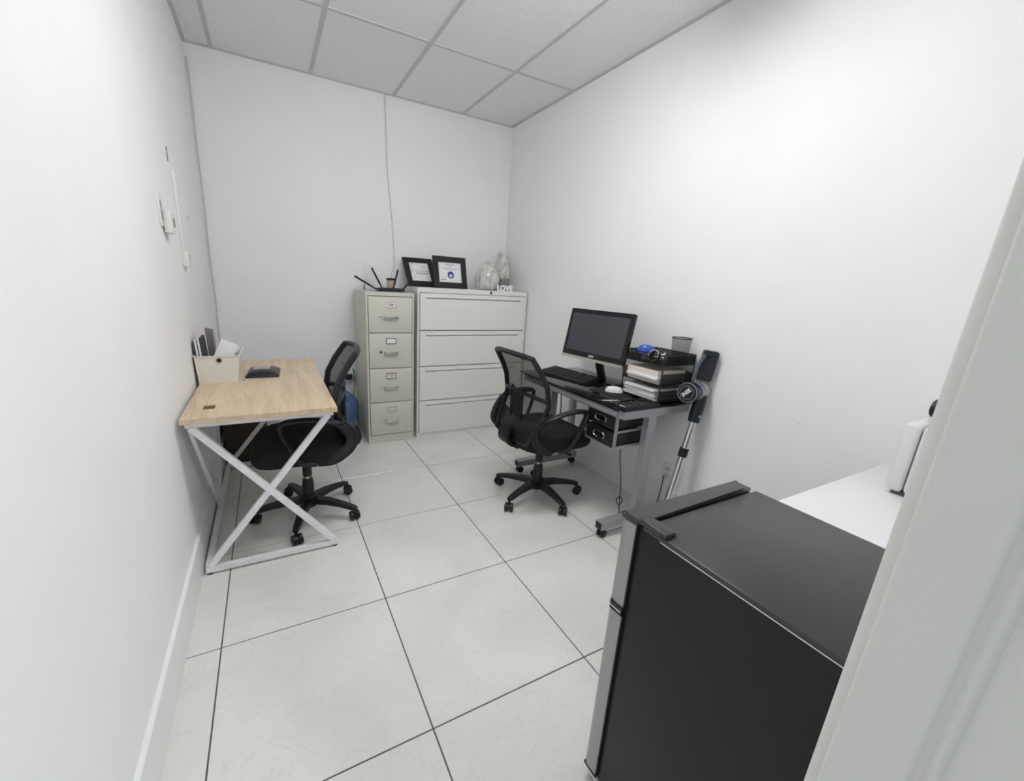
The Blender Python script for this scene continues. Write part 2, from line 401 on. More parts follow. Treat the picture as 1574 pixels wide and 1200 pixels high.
def picture(name, x, y, yaw, tilt, w, h, label, kind):
    t = E(name, (x, y, LH+.0205*math.sin(tilt)), label=label, cat='picture frame')
    t.rotation_euler = Matrix.Rotation(yaw, 3, 'Z').to_4x4().to_euler()
    R = Matrix.Rotation(-tilt, 4, 'X')
    t0 = .016; lift = Matrix.Translation((0, .0, 0))
    b = .048
    bm = NB()
    for a in ((-w/2, w/2, 0, b), (-w/2, w/2, h-b, h), (-w/2, -w/2+b, b, h-b), (w/2-b, w/2, b, h-b)): box(bm, a[0], a[1], 0, t0, a[2], a[3], M=R)
    O('frame', bm, BLACK, t)
    O('backing', box(NB(), -w/2+.004, w/2-.004, t0, t0+.004, .004, h-.004, M=R), mat('backing_board', (.03, .03, .03), .9), t)
    pp = O('certificate', box(NB(), -w/2+b, w/2-b, .009, t0, b, h-b, M=R), PAPER, t)
    INK = mat('grey_ink', (.30, .30, .32), .8)
    bm = NB(); pw, ph = w-2*b, h-2*b
    def line(u0, u1, v, th=.004): box(bm, -pw/2+u0*pw, -pw/2+u1*pw, .0084, .0089, b+v*ph, b+v*ph+th, M=R)
    if kind == 2:
        line(.32, .70, .87, .005); line(.4, .62, .78, .003); line(.12, .88, .70, .003); line(.25, .76, .63, .003); line(.08, .30, .12, .006); line(.12, .3, .24, .002); line(.6, .9, .12, .002)
    else:
        line(.1, .2, .93, .006); line(.62, .86, .80, .004); line(.6, .8, .70, .004); line(.28, .95, .55, .005); line(.28, .95, .44, .006); line(.28, .9, .40, .003); line(.06, .22, .64, .003); line(.06, .2, .5, .003); line(.1, .3, .25, .003)
    O('print', bm, INK, pp)['kind'] = 'stuff'
    if kind == 2:
        MM = R @ basis((1, 0, 0), (0, 0, 1), (0, -1, 0), (.006, .0088, b+ph*.38))
        O('seal', lathe(NB(), [(.031, 0), (.031, .0005)], 24, MM), mat('seal_blue', (.03, .035, .20), .6), pp)
        O('seal_centre', lathe(NB(), [(.015, .0005), (.015, .001)], 18, MM @ Matrix.Translation((.0, -.006, 0))), PAPER, pp)
        O('seal_dot', lathe(NB(), [(.005, .001), (.005, .0014)], 12, MM @ Matrix.Translation((.0, -.006, 0))), mat('seal_blue', (0, 0, 0)), pp)
    # easel strut reaching down to the cabinet top
    top = R @ Vector((0, t0+.004, h*.6)); foot = Vector((0, top.y+.07*(1 if tilt < .4 else .05), .003-.0205*math.sin(tilt)))
    O('easel', sweep(NB(), [top, foot], rectp(.05, .004), up=Vector((0, 1, 0))), mat('backing_board', (0, 0, 0)), t)
    return t
picture('picture_frame', 1.550, 3.222, .014, .676, .27, .296, 'black framed grey letter leaning far back on the wide cabinet', 1)
picture('picture_frame', 1.770, 3.125, .106, .22, .319, .266, 'black framed white certificate with a round blue seal on the wide cabinet', 2)
# ribbed round vase
v = E('round_vase', (2.145, 3.19, LH), label='squat round ribbed vase with grey marbled glaze and tiny neck', cat='vase')
bm = NB(); prof = [(.06, 0), (.085, .008), (.108, .05), (.116, .10), (.108, .15), (.082, .19), (.045, .213), (.022, .225), (.019, .245), (.023, .252), (.017, .252), (.013, .235)]
n = 54; rings = []
for r, z in prof:
    k = .045*min(1, r/.1)**2
    rings.append([bm.verts.new((r*(1+k*abs(math.cos(9*a))-k)*math.cos(a), r*(1+k*abs(math.cos(9*a))-k)*math.sin(a), z)) for a in (2*PI*i/n for i in range(n))])
for A, Bq in zip(rings, rings[1:]):
    for i in range(n): bm.faces.new((A[i], A[(i+1) % n], Bq[(i+1) % n], Bq[i]))
bm.faces.new(rings[0][::-1]); bm.faces.new(rings[-1])
O('vase_body', bm, MARBLE, v, True)
tv = E('tall_vase', (2.345, 3.27, LH), label='tall slim marbled vase with a plain grey base in the corner', cat='vase')
def sq(bm, prof, n=28, e=3.2):
    rings = []
    for r, z in prof:
        ring = []
        for i in range(n):
            a = 2*PI*i/n; c, s = math.cos(a), math.sin(a); k = (abs(c)**e+abs(s)**e)**(-1/e)
            ring.append(bm.verts.new((r*k*c, r*k*s, z)))
        rings.append(ring)
    for A, Bq in zip(rings, rings[1:]):
        for i in range(n): bm.faces.new((A[i], A[(i+1) % n], Bq[(i+1) % n], Bq[i]))
    bm.faces.new(rings[0][::-1]); bm.faces.new(rings[-1]); return bm
O('vase_base', lathe(NB(), [(.060, 0), (.066, .01), (.071, .115)], 28), mat('grey_ceramic', (.27, .265, .27), .5), tv, True)
O('vase_body', lathe(NB(), [(.071, .115), (.073, .14), (.070, .20), (.062, .27), (.055, .33), (.053, .352), (.045, .352), (.045, .32)], 28), MARBLE, tv, True)
lv = E('love_sign', (2.262, 3.06, LH), label='small white freestanding letters spelling LOVE', cat='sign')
text('letters', 'LOVE', .066, mat('sign_white', (.92, .92, .92), .35), lv, basis((1, 0, 0), (0, 0, 1), (0, -1, 0), (0, 0, .0235)), depth=.009, bold=.0030)
B('base', WHITE, lv, -.078, .078, -.012, .012, 0, .0015)

# ------------------------------------------------------------------ left writing desk
DX0, DX1, DY0, DY1, DZ = .004, .598, 1.625, 2.90, .752
dk = E('writing_desk', (.30, 2.25, 0), label='light oak topped desk with white crossed metal legs along the left wall', cat='desk')
ox, oy = -.30, -2.25
bm = NB()
# top with a rectangular grommet hole near the wall
hx0, hx1, hy0, hy1 = .068, .112, 1.755, 1.822
for a in ((DX0, hx0, DY0, DY1), (hx1, DX1, DY0, DY1), (hx0, hx1, DY0, hy0), (hx0, hx1, hy1, DY1)): box(bm, a[0]+ox, a[1]+ox, a[2]+oy, a[3]+oy, DZ-.022, DZ)
bmesh.ops.remove_doubles(bm, verts=bm.verts, dist=1e-5)
O('desk_top', bm, OAK, dk)
B('cable_grommet', mat('grommet_brown', (.10, .06, .035), .5), dk, hx0+ox, hx1+ox, hy0+oy, hy1+oy, DZ-.020, DZ-.006)
def bar(a, b, name='frame_bar', w=.03, h=.03, upv=(0, 1, 0), parent=dk, m=WHITEM):
    return O(name, sweep(NB(), [Vector(a)+Vector((ox, oy, 0)), Vector(b)+Vector((ox, oy, 0))], rectp(w, h), up=Vector(upv)), m, parent)
zt, zb = DZ-.022-.013, .022
xa, xb = .026, .562
for y in (1.676, 2.84):
    bar((xa-.012, y, zt), (xb+.022, y, zt), 'top_rail', .026, .026)
    bar((xa-.012, y, zb), (xb+.014, y, zb), 'foot_rail', .024, .024)
    bar((xa+.005, y-.002, zt-.013), (xb, y-.002, zb+.013), 'cross_leg', .027, .022)
    bar((xb, y+.004, zt-.013), (xa+.005, y+.004, zb+.013), 'cross_leg', .027, .022)
    for x in (xa, xb):
        O('leveller_foot', lathe(NB(), [(.012, 0), (.012, .009)], 10, Matrix.Translation((x+ox, y+oy, 0))), BLACK, dk)
        O('bolt', lathe(NB(), [(.005, 0), (.005, .003)], 8, basis((1, 0, 0), (0, 0, 1), (0, -1, 0), (x+ox, y+oy-.013, zt))), CHROME, dk)
bar((xa-.004, 1.69, zb), (xa-.004, 2.826, zb), 'long_rail', .024, .024, (0, 0, 1))
bar((xa, 1.69, zt), (xa, 2.826, zt), 'long_rail', .024, .024, (0, 0, 1))
bar((xb, 1.69, zt), (xb, 2.826, zt), 'long_rail', .024, .024, (0, 0, 1))
bar((xa-.004, 1.70, zt-.02), (xa-.004, 2.25, zb+.014), 'wall_brace', .016, .016, (1, 0, 0))
bar((xa-.004, 2.80, zt-.02), (xa-.004, 2.27, zb+.014), 'wall_brace', .016, .016, (1, 0, 0))

# storage bin and what is in it
BW = mat('bin_cream', (.80, .78, .71), .45)
bn = E('storage_bin', (.09, 2.37, DZ), label='cream open storage bin with a metal eyelet on the oak desk', cat='storage bin')
b0 = [(-.088, -.12), (.088, -.12), (.088, .12), (-.088, .12)]; b1 = [(-.096, -.132), (.104, -.132), (.110, .15), (-.096, .15)]
bm = NB(); hB = .145; th = .004
lo = [bm.verts.new((x, y, 0)) for x, y in b0]; hi = [bm.verts.new((x, y, hB)) for x, y in b1]
bm.faces.new(lo[::-1])
for i in range(4): bm.faces.new((lo[i], lo[(i+1) % 4], hi[(i+1) % 4], hi[i]))
bmesh.ops.recalc_face_normals(bm, faces=bm.faces)
r_ = bmesh.ops.solidify(bm, geom=list(bm.faces), thickness=th)
O('bin_body', bm, BW, bn)
bm = NB(); ring = [(-.098, -.134, hB), (.106, -.134, hB), (.112, .152, hB), (-.098, .152, hB)]
sweep(bm, ring, rectp(.007, .005), closed=True); O('rim', bm, BW, bn)
bm = NB(); tube(bm, [(.012+.009*math.cos(a), -.1325, hB-.022+.009*math.sin(a)) for a in (2*PI*i/14 for i in range(14))], .003, 6, True, up=Vector((0, 1, 0)))
O('eyelet', bm, DKMETAL, bn, True)
O('eyelet_hole', lathe(NB(), [(.009, 0), (.009, .0018)], 12, basis((1, 0, 0), (0, 0, 1), (0, -1, 0), (.012, -.130, hB-.022))), BLACK, bn)
def sheet(name, label, cat, x, y, w, h, t, lean, yaw, m, cover=None, grp=None, z=DZ+.006):
    """an upright thing standing in the bin; local x = thickness"""
    e = E(name, (x, y, z), label=label, cat=cat, group=grp)
    e.rotation_euler = (Matrix.Rotation(yaw, 4, 'Z') @ Matrix.Rotation(lean, 4, 'Y')).to_euler()
    B('pages', m, e, -t/2, t/2, -w/2, w/2, 0, h-.001)
    bm = NB(); box(bm, -t/2-.0008, -t/2, -w/2-.001, w/2+.001, 0, h); box(bm, t/2, t/2+.0008, -w/2-.001, w/2+.001, 0, h)
    O('cover', bm, cover or m, e)
    return e
GREY = mat('grey_cover', (.30, .28, .29), .5); DK = mat('dark_cover', (.05, .05, .06), .4); PINKG = mat('mauve_grey_cover', (.36, .31, .31), .5)
sheet('magazine', 'dark spined booklet against the wall in the cream bin', 'booklet', .018, 2.315, .10, .222, .009, -.06, .0, PAPER, DK)
sheet('magazine', 'light grey booklet second from the wall in the cream bin', 'booklet', .031, 2.318, .10, .228, .009, -.06, .0, PAPER, GREY)
sheet('folder', 'black folder standing between booklets in the cream bin', 'folder', .044, 2.325, .11, .235, .009, -.06, .0, DK, DK)
sheet('folder', 'tall mauve-grey folder standing highest in the cream bin', 'folder', .062, 2.435, .085, .262, .006, -.04, .5, PINKG, PINKG)
def leaf(name, label, cat, c, nrm, roll, w, h, t, m, cover=None):
    n = Vector(nrm).normalized(); u = Vector((0, 0, 1)).cross(n).normalized(); v_ = n.cross(u)
    e = E(name, c, label=label, cat=cat)
    e.rotation_euler = (basis(u, v_, n) @ Matrix.Rotation(roll, 4, 'Z')).to_euler()
    B('body', m, e, -w/2, w/2, -h/2, h/2, -t/2, t/2)
    prism(bm := NB(), [(-w/2+.001, h/2-.001), (w/2-.001, h/2-.001), (0, h*.12)], Matrix.Translation((0, 0, t/2)), .0006); O('flap', bm, cover or m, e)
leaf('envelope', 'front white envelope fanned widest to the right in the cream bin', 'envelope', (.120, 2.290, DZ+.135), (-.15, -1, .18), -.42, .085, .165, .003, PAPER)
leaf('envelope', 'white envelope close behind the front envelope in the cream bin', 'envelope', (.124, 2.306, DZ+.132), (-.15, -1, .18), -.52, .08, .15, .003, PAPER)
leaf('notebook', 'dark notebook half hidden behind the white envelopes in the bin', 'notebook', (.122, 2.330, DZ+.105), (-.15, -1, .18), -.40, .075, .15, .009, DK, DK)
gi = E('marker', (.158, 2.372, DZ+.006), label='green marker standing at the right end of the cream bin', cat='marker')
O('barrel', lathe(NB(), [(.008, 0), (.008, .11), (.006, .125)], 12), mat('marker_green', (.10, .18, .05), .4), gi, True)
O('cap', lathe(NB(), [(.009, .125), (.008, .152), (.003, .158)], 12), BLACK, gi, True)
gs = E('stapler', (.148, 2.422, DZ+.006), label='grey stapler lying in the bin beside the green marker', cat='stapler')
B('stapler_base', mat('grey_plastic', (.25, .25, .25), .4), gs, -.012, .012, -.05, .05, 0, .10, bev=.003)
B('stapler_arm', DK, gs, -.010, .010, -.05, .045, .102, .118, bev=.004)

# black pouch on the oak desk
po = E('wipes_pack', (.297, 2.44, DZ), rz=-.06, label='soft black pack with a silvery clear label lying on the oak desk', cat='pack')
def pillow(u, v, s=1):
    x = (u-.5)*.172; y = (v-.5)*.24
    hgt = .034*(max(0, 1-abs(2*u-1)**3.2)*max(0, 1-abs(2*v-1)**3.2))**.55
    return (x, y, .003+hgt if s > 0 else .001)
bm = NB(); grid(bm, lambda u, v: pillow(u, v), 22, 22); grid(bm, lambda u, v: pillow(u, v, -1), 22, 22)
bmesh.ops.bridge_loops(bm, edges=[e for e in bm.edges if e.is_boundary])
O('pouch', bm, mat('black_film', (.010, .010, .012), .3, bump=.5, bscale=25), po, True)
bm = NB(); grid(bm, lambda u, v: Vector(pillow(.22+.5*u, .30+.58*v))+Vector((0, 0, .0012)), 12, 12)
O('label_window', bm, mat('silver_film', (.42, .40, .40), .3, noise=.35, nscale=30), po, True, thick=.0006)
tg = E('paper_slip', (.203, 2.27, DZ), rz=.1, label='small white slip beside the black pack', cat='paper')
B('slip', PAPER, tg, -.014, .014, -.03, .03, 0, .0012); B('slip_print', GREY, tg, -.010, .010, -.02, .02, .0012, .0016)

# ------------------------------------------------------------------ office chairs
def make_chair(name, loc, yaw, star0, label):
    t = E(name, (loc[0], loc[1], 0), rz=yaw, label=label, cat='office chair', group='black mesh office chairs')
    # five star base
    bm = NB(); lathe(bm, [(.042, .062), (.046, .075), (.046, .122), (.034, .135)], 20); O('base_hub', bm, BLACK, t, True)
    for k in range(5):
        a = star0 - yaw + k*2*PI/5; c, s = math.cos(a), math.sin(a)
        pts = [(c*r, s*r, z) for r, z in ((.03, .098), (.12, .100), (.20, .092), (.262, .080), (.288, .074))]
        lg = O('base_leg', sweep(NB(), pts, [(-.026, -.016), (.026, -.016), (.022, .016), (-.022, .016)], scale=[1.05, .9, .75, .66, .5]), BLACK, t, True)
        ca = a + [1.1, -2.0, .6, 2.4, -.7][k]
        wx, wy = c*.278+.012*math.cos(ca), s*.278+.012*math.sin(ca)
        dx, dy = math.cos(ca+PI/2), math.sin(ca+PI/2)
        M = basis((math.cos(ca), math.sin(ca), 0), (0, 0, 1), (dx, dy, 0), (wx, wy, .0275))
        cs = O('caster', lathe(lathe(NB(), [(.016, .006), (.026, .008), (.0275, .012), (.026, .024), (.016, .027)], 16, M), [(.016, -.027), (.026, -.024), (.0275, -.012), (.026, -.008), (.016, -.006)], 16, M), BLACK, t, True)
        bm = NB(); lathe(bm, [(.018, -.006), (.018, .006)], 12, M); lathe(bm, [(.007, .026), (.007, .070)], 8, Matrix.Translation((c*.278, s*.278, 0)))
        O('caster_stem', bm, BLACK, cs, True)
    O('gas_sleeve', lathe(NB(), [(.030, .10), (.031, .19), (.027, .225)], 18), BLACK, t, True)
    O('gas_piston', lathe(NB(), [(.014, .225), (.014, .26)], 14), CHROME, t, True)
    O('gas_cover', lathe(NB(), [(.0245, .245), (.024, .38)], 18), BLACK, t, True)
    bm = NB(); box(bm, -.10, .09, -.07, .07, .375, .412, bev=.006); O('tilt_mechanism', bm, BLACK, t, True)
    O('tilt_lever', sweep(NB(), [(.02, -.06, .393), (.02, -.20, .392), (.03, -.26, .385)], ell(.006, .006, 8)), BLACK, t, True)
    # seat: plastic pan and cushion with a waterfall front
    def seat_out(rx, ry, e=4.5, n=40):
        out = []
        for i in range(n):
            a = 2*PI*i/n; c, s = math.cos(a), math.sin(a); k = (abs(c)**e+abs(s)**e)**(-1/e)
            out.append((k*c*rx+.015, k*s*ry*(1-.06*(1-k*c)/2)))
        return out
    bm = NB(); rings = []
    for f, z in ((.80, .398), (.97, .405), (1.0, .422), (1.0, .460), (.975, .485), (.90, .500), (.6, .503)):
        rings.append([bm.verts.new((x*f, y*f, z-.028*max(0, (x*f-.10)/.15)**2 if z > .44 else z)) for x, y in seat_out(.245, .245)])
    for A, Bq in zip(rings, rings[1:]):
        for i in range(40): bm.faces.new((A[i], A[(i+1) % 40], Bq[(i+1) % 40], Bq[i]))
    bm.faces.new(rings[0][::-1]); bm.faces.new(rings[-1])
    O('seat', bm, FABRIC, t, True)
    # backrest: side curve (x,z) and half width at each height
    side = [(-.215, .425), (-.252, .465), (-.240, .525), (-.200, .600), (-.172, .690), (-.190, .800), (-.232, .885), (-.288, .972)]
    wid = [.150, .172, .195, .212, .220, .216, .205, .190]
    def bk(v):
        f = v*(len(side)-1); i = min(int(f), len(side)-2); k = f-i
        k = k*k*(3-2*k)*.3+k*.7
        return side[i][0]*(1-k)+side[i+1][0]*k, side[i][1]*(1-k)+side[i+1][1]*k, wid[i]*(1-k)+wid[i+1]*k
    def surf(u, v):
        x, z, w_ = bk(v); s = 2*u-1
        return Vector((x+.035*s*s*(1 if v > .15 else .6), s*w_, z-.012*s*s*v**4))
    loop = [surf(0, i/14) for i in range(1, 15)] + [surf(i/8, 1) for i in range(1, 8)] + [surf(1, 1-i/14) for i in range(0, 14)] + [surf(1-i/8, 1/14) for i in range(1, 8)]
    O('back_frame', sweep(NB(), loop, ell(.013, .017, 8), closed=True, up=Vector((1, 0, 0))), BLACK, t, True)
    bm = NB(); grid(bm, lambda u, v: surf(.03+.94*u, .40+.59*v)+Vector((.004, 0, 0)), 16, 18)
    O('back_mesh', bm, MESHF, t, True)
    # lower hip shell
    def shell(u, v): 
        p = surf(u, .02+.40*v); return p + Vector((.004, 0, 0))
    O('hip_shell', grid(NB(), shell, 16, 8), BLACK, t, True, thick=.012)
    bm = NB()
    box(bm, -.235, -.06, -.075, .075, .392, .432, bev=.008); 
    sweep(bm, smoothpath([(-.14, 0, .405), (-.245, 0, .412), (-.282, 0, .455), (-.268, 0, .53)], 5), rectp(.10, .022), up=Vector((0, 0, 1)), scale=[1, 1]+[1]*14)
    O('back_spine', bm, BLACK, t, True)
    # lumbar rest behind the mesh: cross bar, upright pad and slats
    O('lumbar_bar', sweep(NB(), smoothpath([(-.150, -.215, .715), (-.190, -.12, .73), (-.205, 0, .735), (-.190, .12, .73), (-.150, .215, .715)], 5), ell(.010, .013, 8)), BLACK, t, True)
    bm = NB()
    for k in range(11):
        z = .585+k*.0145
        M = Matrix.Translation((-.207, 0, z)) @ Matrix.Rotation(.55, 4, 'X')
        box(bm, -.004, .004, -.062, .062, -.0032, .0032, M=M)
    box(bm, -.213, -.203, -.062, -.054, .56, .765); box(bm, -.213, -.203, .054, .062, .56, .765)
    O('lumbar_pad', bm, BLACK, t)
    # armrests: closed loops
    for s in (-1, 1):
        y = s*.262
        pts = smoothpath([(-.165, s*.232, .615), (-.13, y, .632), (-.06, y*1.03, .652), (.03, y*1.03, .658), (.095, y*1.03, .650), (.110, y*1.03, .625), (.095, y, .565), (.06, y*.97, .485), (.02, y*.93, .425), (-.04, y*.86, .408)], 5)
        ar = O('armrest', sweep(NB(), pts, ell(.019, .011, 10), scale=[1.2]*5+[1.3]*20+[1.0]*10+[1.0]*(len(pts)-35)), BLACK, t, True)
        rear = smoothpath([(-.150, y*.93, .625), (-.205, y*.86, .565), (-.212, y*.88, .49), (-.13, y*.88, .425), (-.05, y*.7, .402)], 5)
        O('arm_strut', sweep(NB(), rear, ell(.012, .030, 10), up=Vector((1, 0, 0))), BLACK, t, True)
    return t
make_chair('office_chair', (1.830, 1.715), .03, math.radians(55.5), 'black mesh-back office chair pulled up to the glass computer desk')
make_chair('office_chair', (.474, 2.03), PI-.03, math.radians(108), 'black mesh-back office chair pushed under the light oak desk')

# ------------------------------------------------------------------ right computer desk
GZ = .746
cd = E('computer_desk', (2.18, 1.66, 0), label='black glass computer desk with silver wheeled frame along the right wall', cat='desk')
ox, oy = -2.18, -1.66
def cb(name, m, *a, bev=0, par=cd): return B(name, m, par, a[0]+ox, a[1]+ox, a[2]+oy, a[3]+oy, a[4], a[5], bev=bev)
gt = cb('glass_top', GLASS, 1.928, 2.462, 1.150, 2.180, GZ-.008, GZ, bev=.002)
cb('front_rail', SILVER, 1.940, 1.970, 1.205, 2.125, .690, .728)
cb('rail_lip', SILVER, 1.932, 1.940, 1.205, 2.125, .700, .712)
cb('edge_strip', BLACK, 1.934, 1.946, 1.20, 2.13, .728, GZ-.008)
cb('rear_rail', SILVER, 2.40, 2.43, 1.205, 2.02, .690, .728)
for y in (1.180, 2.060):
    cb('side_rail', SILVER, 1.940, 2.445, y-.022, y+.022, .692, .738)
    cb('leg', SILVER, 2.130, 2.188, y-.020, y+.020, .095, .692)
    ft = cb('foot_bar', SILVER, 1.885, 2.425, y-.024, y+.024, .052, .097)
    cb('end_cap', BLACK, 1.882, 1.885, y-.021, y+.021, .055, .094)
    for x in (1.915, 2.40):
        bm = NB(); M = basis((0, 1, 0), (0, 0, 1), (1, 0, 0), (x+ox, y+oy, .0235))
        M = basis((1, 0, 0), (0, 0, 1), (0, 1, 0), (x+ox, y+oy, .0235))
        lathe(bm, [(.014, -.020), (.0235, -.017), (.0235, -.005), (.014, -.004), (.014, .004), (.0235, .005), (.0235, .017), (.014, .020)], 14, M)
        lathe(bm, [(.006, .02), (.006, .055)], 8, Matrix.Translation((x+ox, y+oy, 0)))
        O('caster', bm, BLACK, cd, True)
cb('leg', SILVER, 2.335, 2.375, 2.040, 2.080, .097, .692)
# drawer box under the near end
cb('drawer_frame', SILVER, 1.962, 1.978, 1.226, 1.236, .498, .690); cb('drawer_frame', SILVER, 1.962, 1.978, 1.452, 1.462, .498, .690)
cb('drawer_frame', SILVER, 1.978, 2.20, 1.224, 1.236, .498, .512); cb('drawer_frame', SILVER, 1.978, 2.20, 1.224, 1.234, .590, .602); cb('drawer_frame', SILVER, 2.188, 2.20, 1.224, 1.236, .512, .690)
cb('drawer_frame', SILVER, 1.962, 2.20, 1.236, 1.452, .494, .502)
for z0, z1 in ((.606, .688), (.510, .588)):
    d = cb('drawer', BLACK, 1.958, 2.18, 1.238, 1.450, z0, z1, bev=.003)
    M = basis((0, -1, 0), (0, 0, 1), (-1, 0, 0), (1.957+ox, 1.344+oy, (z0+z1)/2))
    pts = [M @ Vector((x, y, .002)) for x, y in rr(.085, .034, .0165, 5)]
    O('handle', tube(NB(), pts, .004, 6, True, up=Vector((1, 0, 0))), CHROME, d, True)
    prism(bm := NB(), rr(.078, .027, .0132, 5), M, .0015); O('handle_slot', bm, BLACKG, d)
# organiser tray along the near edge with cut-outs
og = E('desk_organizer', (2.064, 1.215, GZ), label='flat black organiser tray with oval slots along the glass desk near edge', cat='desk organizer')
bm = NB(); a, b = -.128, .128; q, r_ = -.058, .058
box(bm, a, b, q, r_, 0, .004); box(bm, a, b, q, q+.006, .004, .016); box(bm, a, b, r_-.006, r_, .004, .016); box(bm, a, a+.006, q+.006, r_-.006, .004, .016); box(bm, b-.006, b, q+.006, r_-.006, .004, .016)
O('tray', bm, BLACK, og)
GREYB = mat('dark_grey_plastic', (.05, .05, .055), .3)
for k, (x, w_) in enumerate(((-.036, .044), (.016, .044), (.084, .078))):
    bm = NB(); out = rr(w_, .096, .028 if k < 2 else .006, 5); inn = rr(w_-.014, .082, .022 if k < 2 else .003, 5)
    n_ = len(out); A = [bm.verts.new((x+u, v, .012)) for u, v in out]; Bq = [bm.verts.new((x+u, v, .012)) for u, v in inn]; A0 = [bm.verts.new((x+u, v, .004)) for u, v in out]; B0 = [bm.verts.new((x+u, v, .004)) for u, v in inn]
    for i in range(n_):
        j = (i+1) % n_
        bm.faces.new((A[i], A[j], Bq[j], Bq[i])); bm.faces.new((A[i], A0[i], A0[j], A[j])); bm.faces.new((Bq[i], Bq[j], B0[j], B0[i]))
    O('slot_rim', bm, GREYB, og, True)
bm = NB()
for k in range(4): box(bm, -.119+k*.017, -.115+k*.017, -.05, .05, .010, .013)
for k in range(6): box(bm, -.121, -.064, -.048+k*.019, -.044+k*.019, .010, .013)
O('coin_grid', bm, GREYB, og)
B('white_label', WHITE, og, -.126, -.121, -.050, -.012, .016, .0175)
# pens / clip at the front corner
pn = E('pen', (1.985, 1.315, GZ), rz=-.35, label='silver and black pen lying at the glass desk front corner', cat='pen')
O('barrel', lathe(NB(), [(.001, -.07), (.005, -.06), (.0055, .03), (.0055, .05)], 10, basis((0, 0, 1), (0, 1, 0), (-1, 0, 0), (0, 0, .0056))), CHROME, pn, True)
O('grip', lathe(NB(), [(.0056, .05), (.0056, .07)], 10, basis((0, 0, 1), (0, 1, 0), (-1, 0, 0), (0, 0, .0056))), BLACK, pn, True)
bd = E('binder_clip', (1.958, 1.245, GZ), rz=.2, label='small silver clip beside the organiser tray corner', cat='clip')
O('clip_jaw', prism(NB(), [(-.012, 0), (.012, 0), (.004, .014), (-.004, .014)], basis((0, 1, 0), (0, 0, 1), (1, 0, 0), (-.017, 0, 0)), .034), BLACK, bd)
O('clip_handle', tube(NB(), [(-.012, .004, .013), (-.016, .03, .018), (.016, .03, .018), (.012, .004, .013)], .0013, 6), CHROME, bd)

# monitor
mo_c = Vector((2.195, 1.725, 1.051)); yaw, tilt = .125, .183
axr = Vector((math.sin(yaw), -math.cos(yaw), 0)); nb = Vector((math.cos(yaw), math.sin(yaw), 0))
upm = Vector((math.sin(tilt)*nb.x, math.sin(tilt)*nb.y, math.cos(tilt))); back = axr.cross(upm) * -1
mo = E('computer_monitor', (mo_c.x+.05, mo_c.y, GZ), label='black widescreen monitor with a silver lower edge on the glass desk', cat='monitor')
if back.dot(nb) < 0: back = -back
MM = basis(axr, upm, -back, mo_c - Vector((mo_c.x+.05, mo_c.y, GZ)))   # local: x right, y up, z toward viewer
w_, h_ = .51, .328
bm = NB(); prism(bm, rr(w_, h_-.018, .007), MM @ Matrix.Translation((0, .009, -.022)), .022)
cs = O('housing', bm, BLACKG, mo)
prism(bm := NB(), [(-.19, -.11), (.19, -.11), (.17, .11), (-.17, .11)], MM @ Matrix.Translation((0, 0, -.045)), .024); O('rear_shell', bm, BLACK, mo)
prism(bm := NB(), rr(w_-.052, h_-.082, .001), MM @ Matrix.Translation((0, .011, -.0004)), .0012); O('screen', bm, SCREEN, mo)
prism(bm := NB(), rr(w_, .018, .004), MM @ Matrix.Translation((0, -h_/2+.009, -.022)), .0245); O('chin_strip', bm, mat('warm_silver', (.60, .56, .50), .3, .7), mo)
text('logo', 'ASUS', .018, mat('logo_white', (.8, .8, .8), .4), cs, MM @ Matrix.Translation((0, -h_/2+.032, .0006)), .0005, .0006)
neck_top = MM @ Vector((.03, -h_/2+.04, -.035)); 
nf = Vector((neck_top.x+.062, neck_top.y-.0, .012))
O('neck', sweep(NB(), [nf, neck_top], rectp(.05, .022), up=axr.cross(Vector((0, 0, 1)))), BLACK, mo)
O('stand_base', lathe(NB(), [(.105, 0), (.108, .004), (.104, .009), (.03, .014)], 32, Matrix.Translation((nf.x+.052, nf.y, 0)) @ Matrix.Diagonal((.57, 1.05, 1, 1))), BLACKG, mo, True)

# keyboard: wedge body and keys
kb = E('keyboard', (2.150, 1.895, GZ), rz=-.17+.0, label='black full-size keyboard in front of the monitor', cat='keyboard')
kb.rotation_euler = (0, 0, .13)
prism(bm := NB(), [(-.075, .0), (.075, .0), (.075, .032), (.060, .034), (-.06, .018), (-.075, .012)], basis((1, 0, 0), (0, 0, 1), (0, 1, 0), (0, -.215, 0)) @ Matrix.Identity(4), .43)
O('case', bm, BLACK, kb)
KEY = mat('key_cap', (.016, .016, .018), .5)
slope = (.034-.018)/.12
for r in range(6):
    x = -.055+r*.0205 + (.004 if r == 5 else 0)
    bm = NB()
    for c in range(22):
        y = -.205+c*.0187
        if c in (4, 8): continue
        zz = .018+slope*(x+.06)
        box(bm, x, x+.0155, y, y+.015, zz-.003, zz+.006)
    O('key_row', bm, KEY, kb)
O('cord', tube(NB(), smoothpath([(.074, .13, .02), (.10, .16, .022), (.09, .22, .018), (.06, .24, .02), (.04, .225, .012), (.085, .20, .004), (.15, .19, .004)], 5), .0022, 6), BLACK, kb, True)
mp = E('mouse_pad', (2.16, 1.475, GZ), rz=.1, label='thin black mouse pad under the white mouse', cat='mouse pad')
prism(bm := NB(), rr(.20, .23, .02), Matrix.Identity(4), .003); O('pad', bm, FABRIC, mp); prism(bm := NB(), rr(.202, .232, .02), Matrix.Identity(4), .0012); O('rubber_base', bm, BLACK, mp)
ms = E('computer_mouse', (2.165, 1.475, GZ+.003), rz=-.6, label='white computer mouse on the black mouse pad', cat='computer mouse')
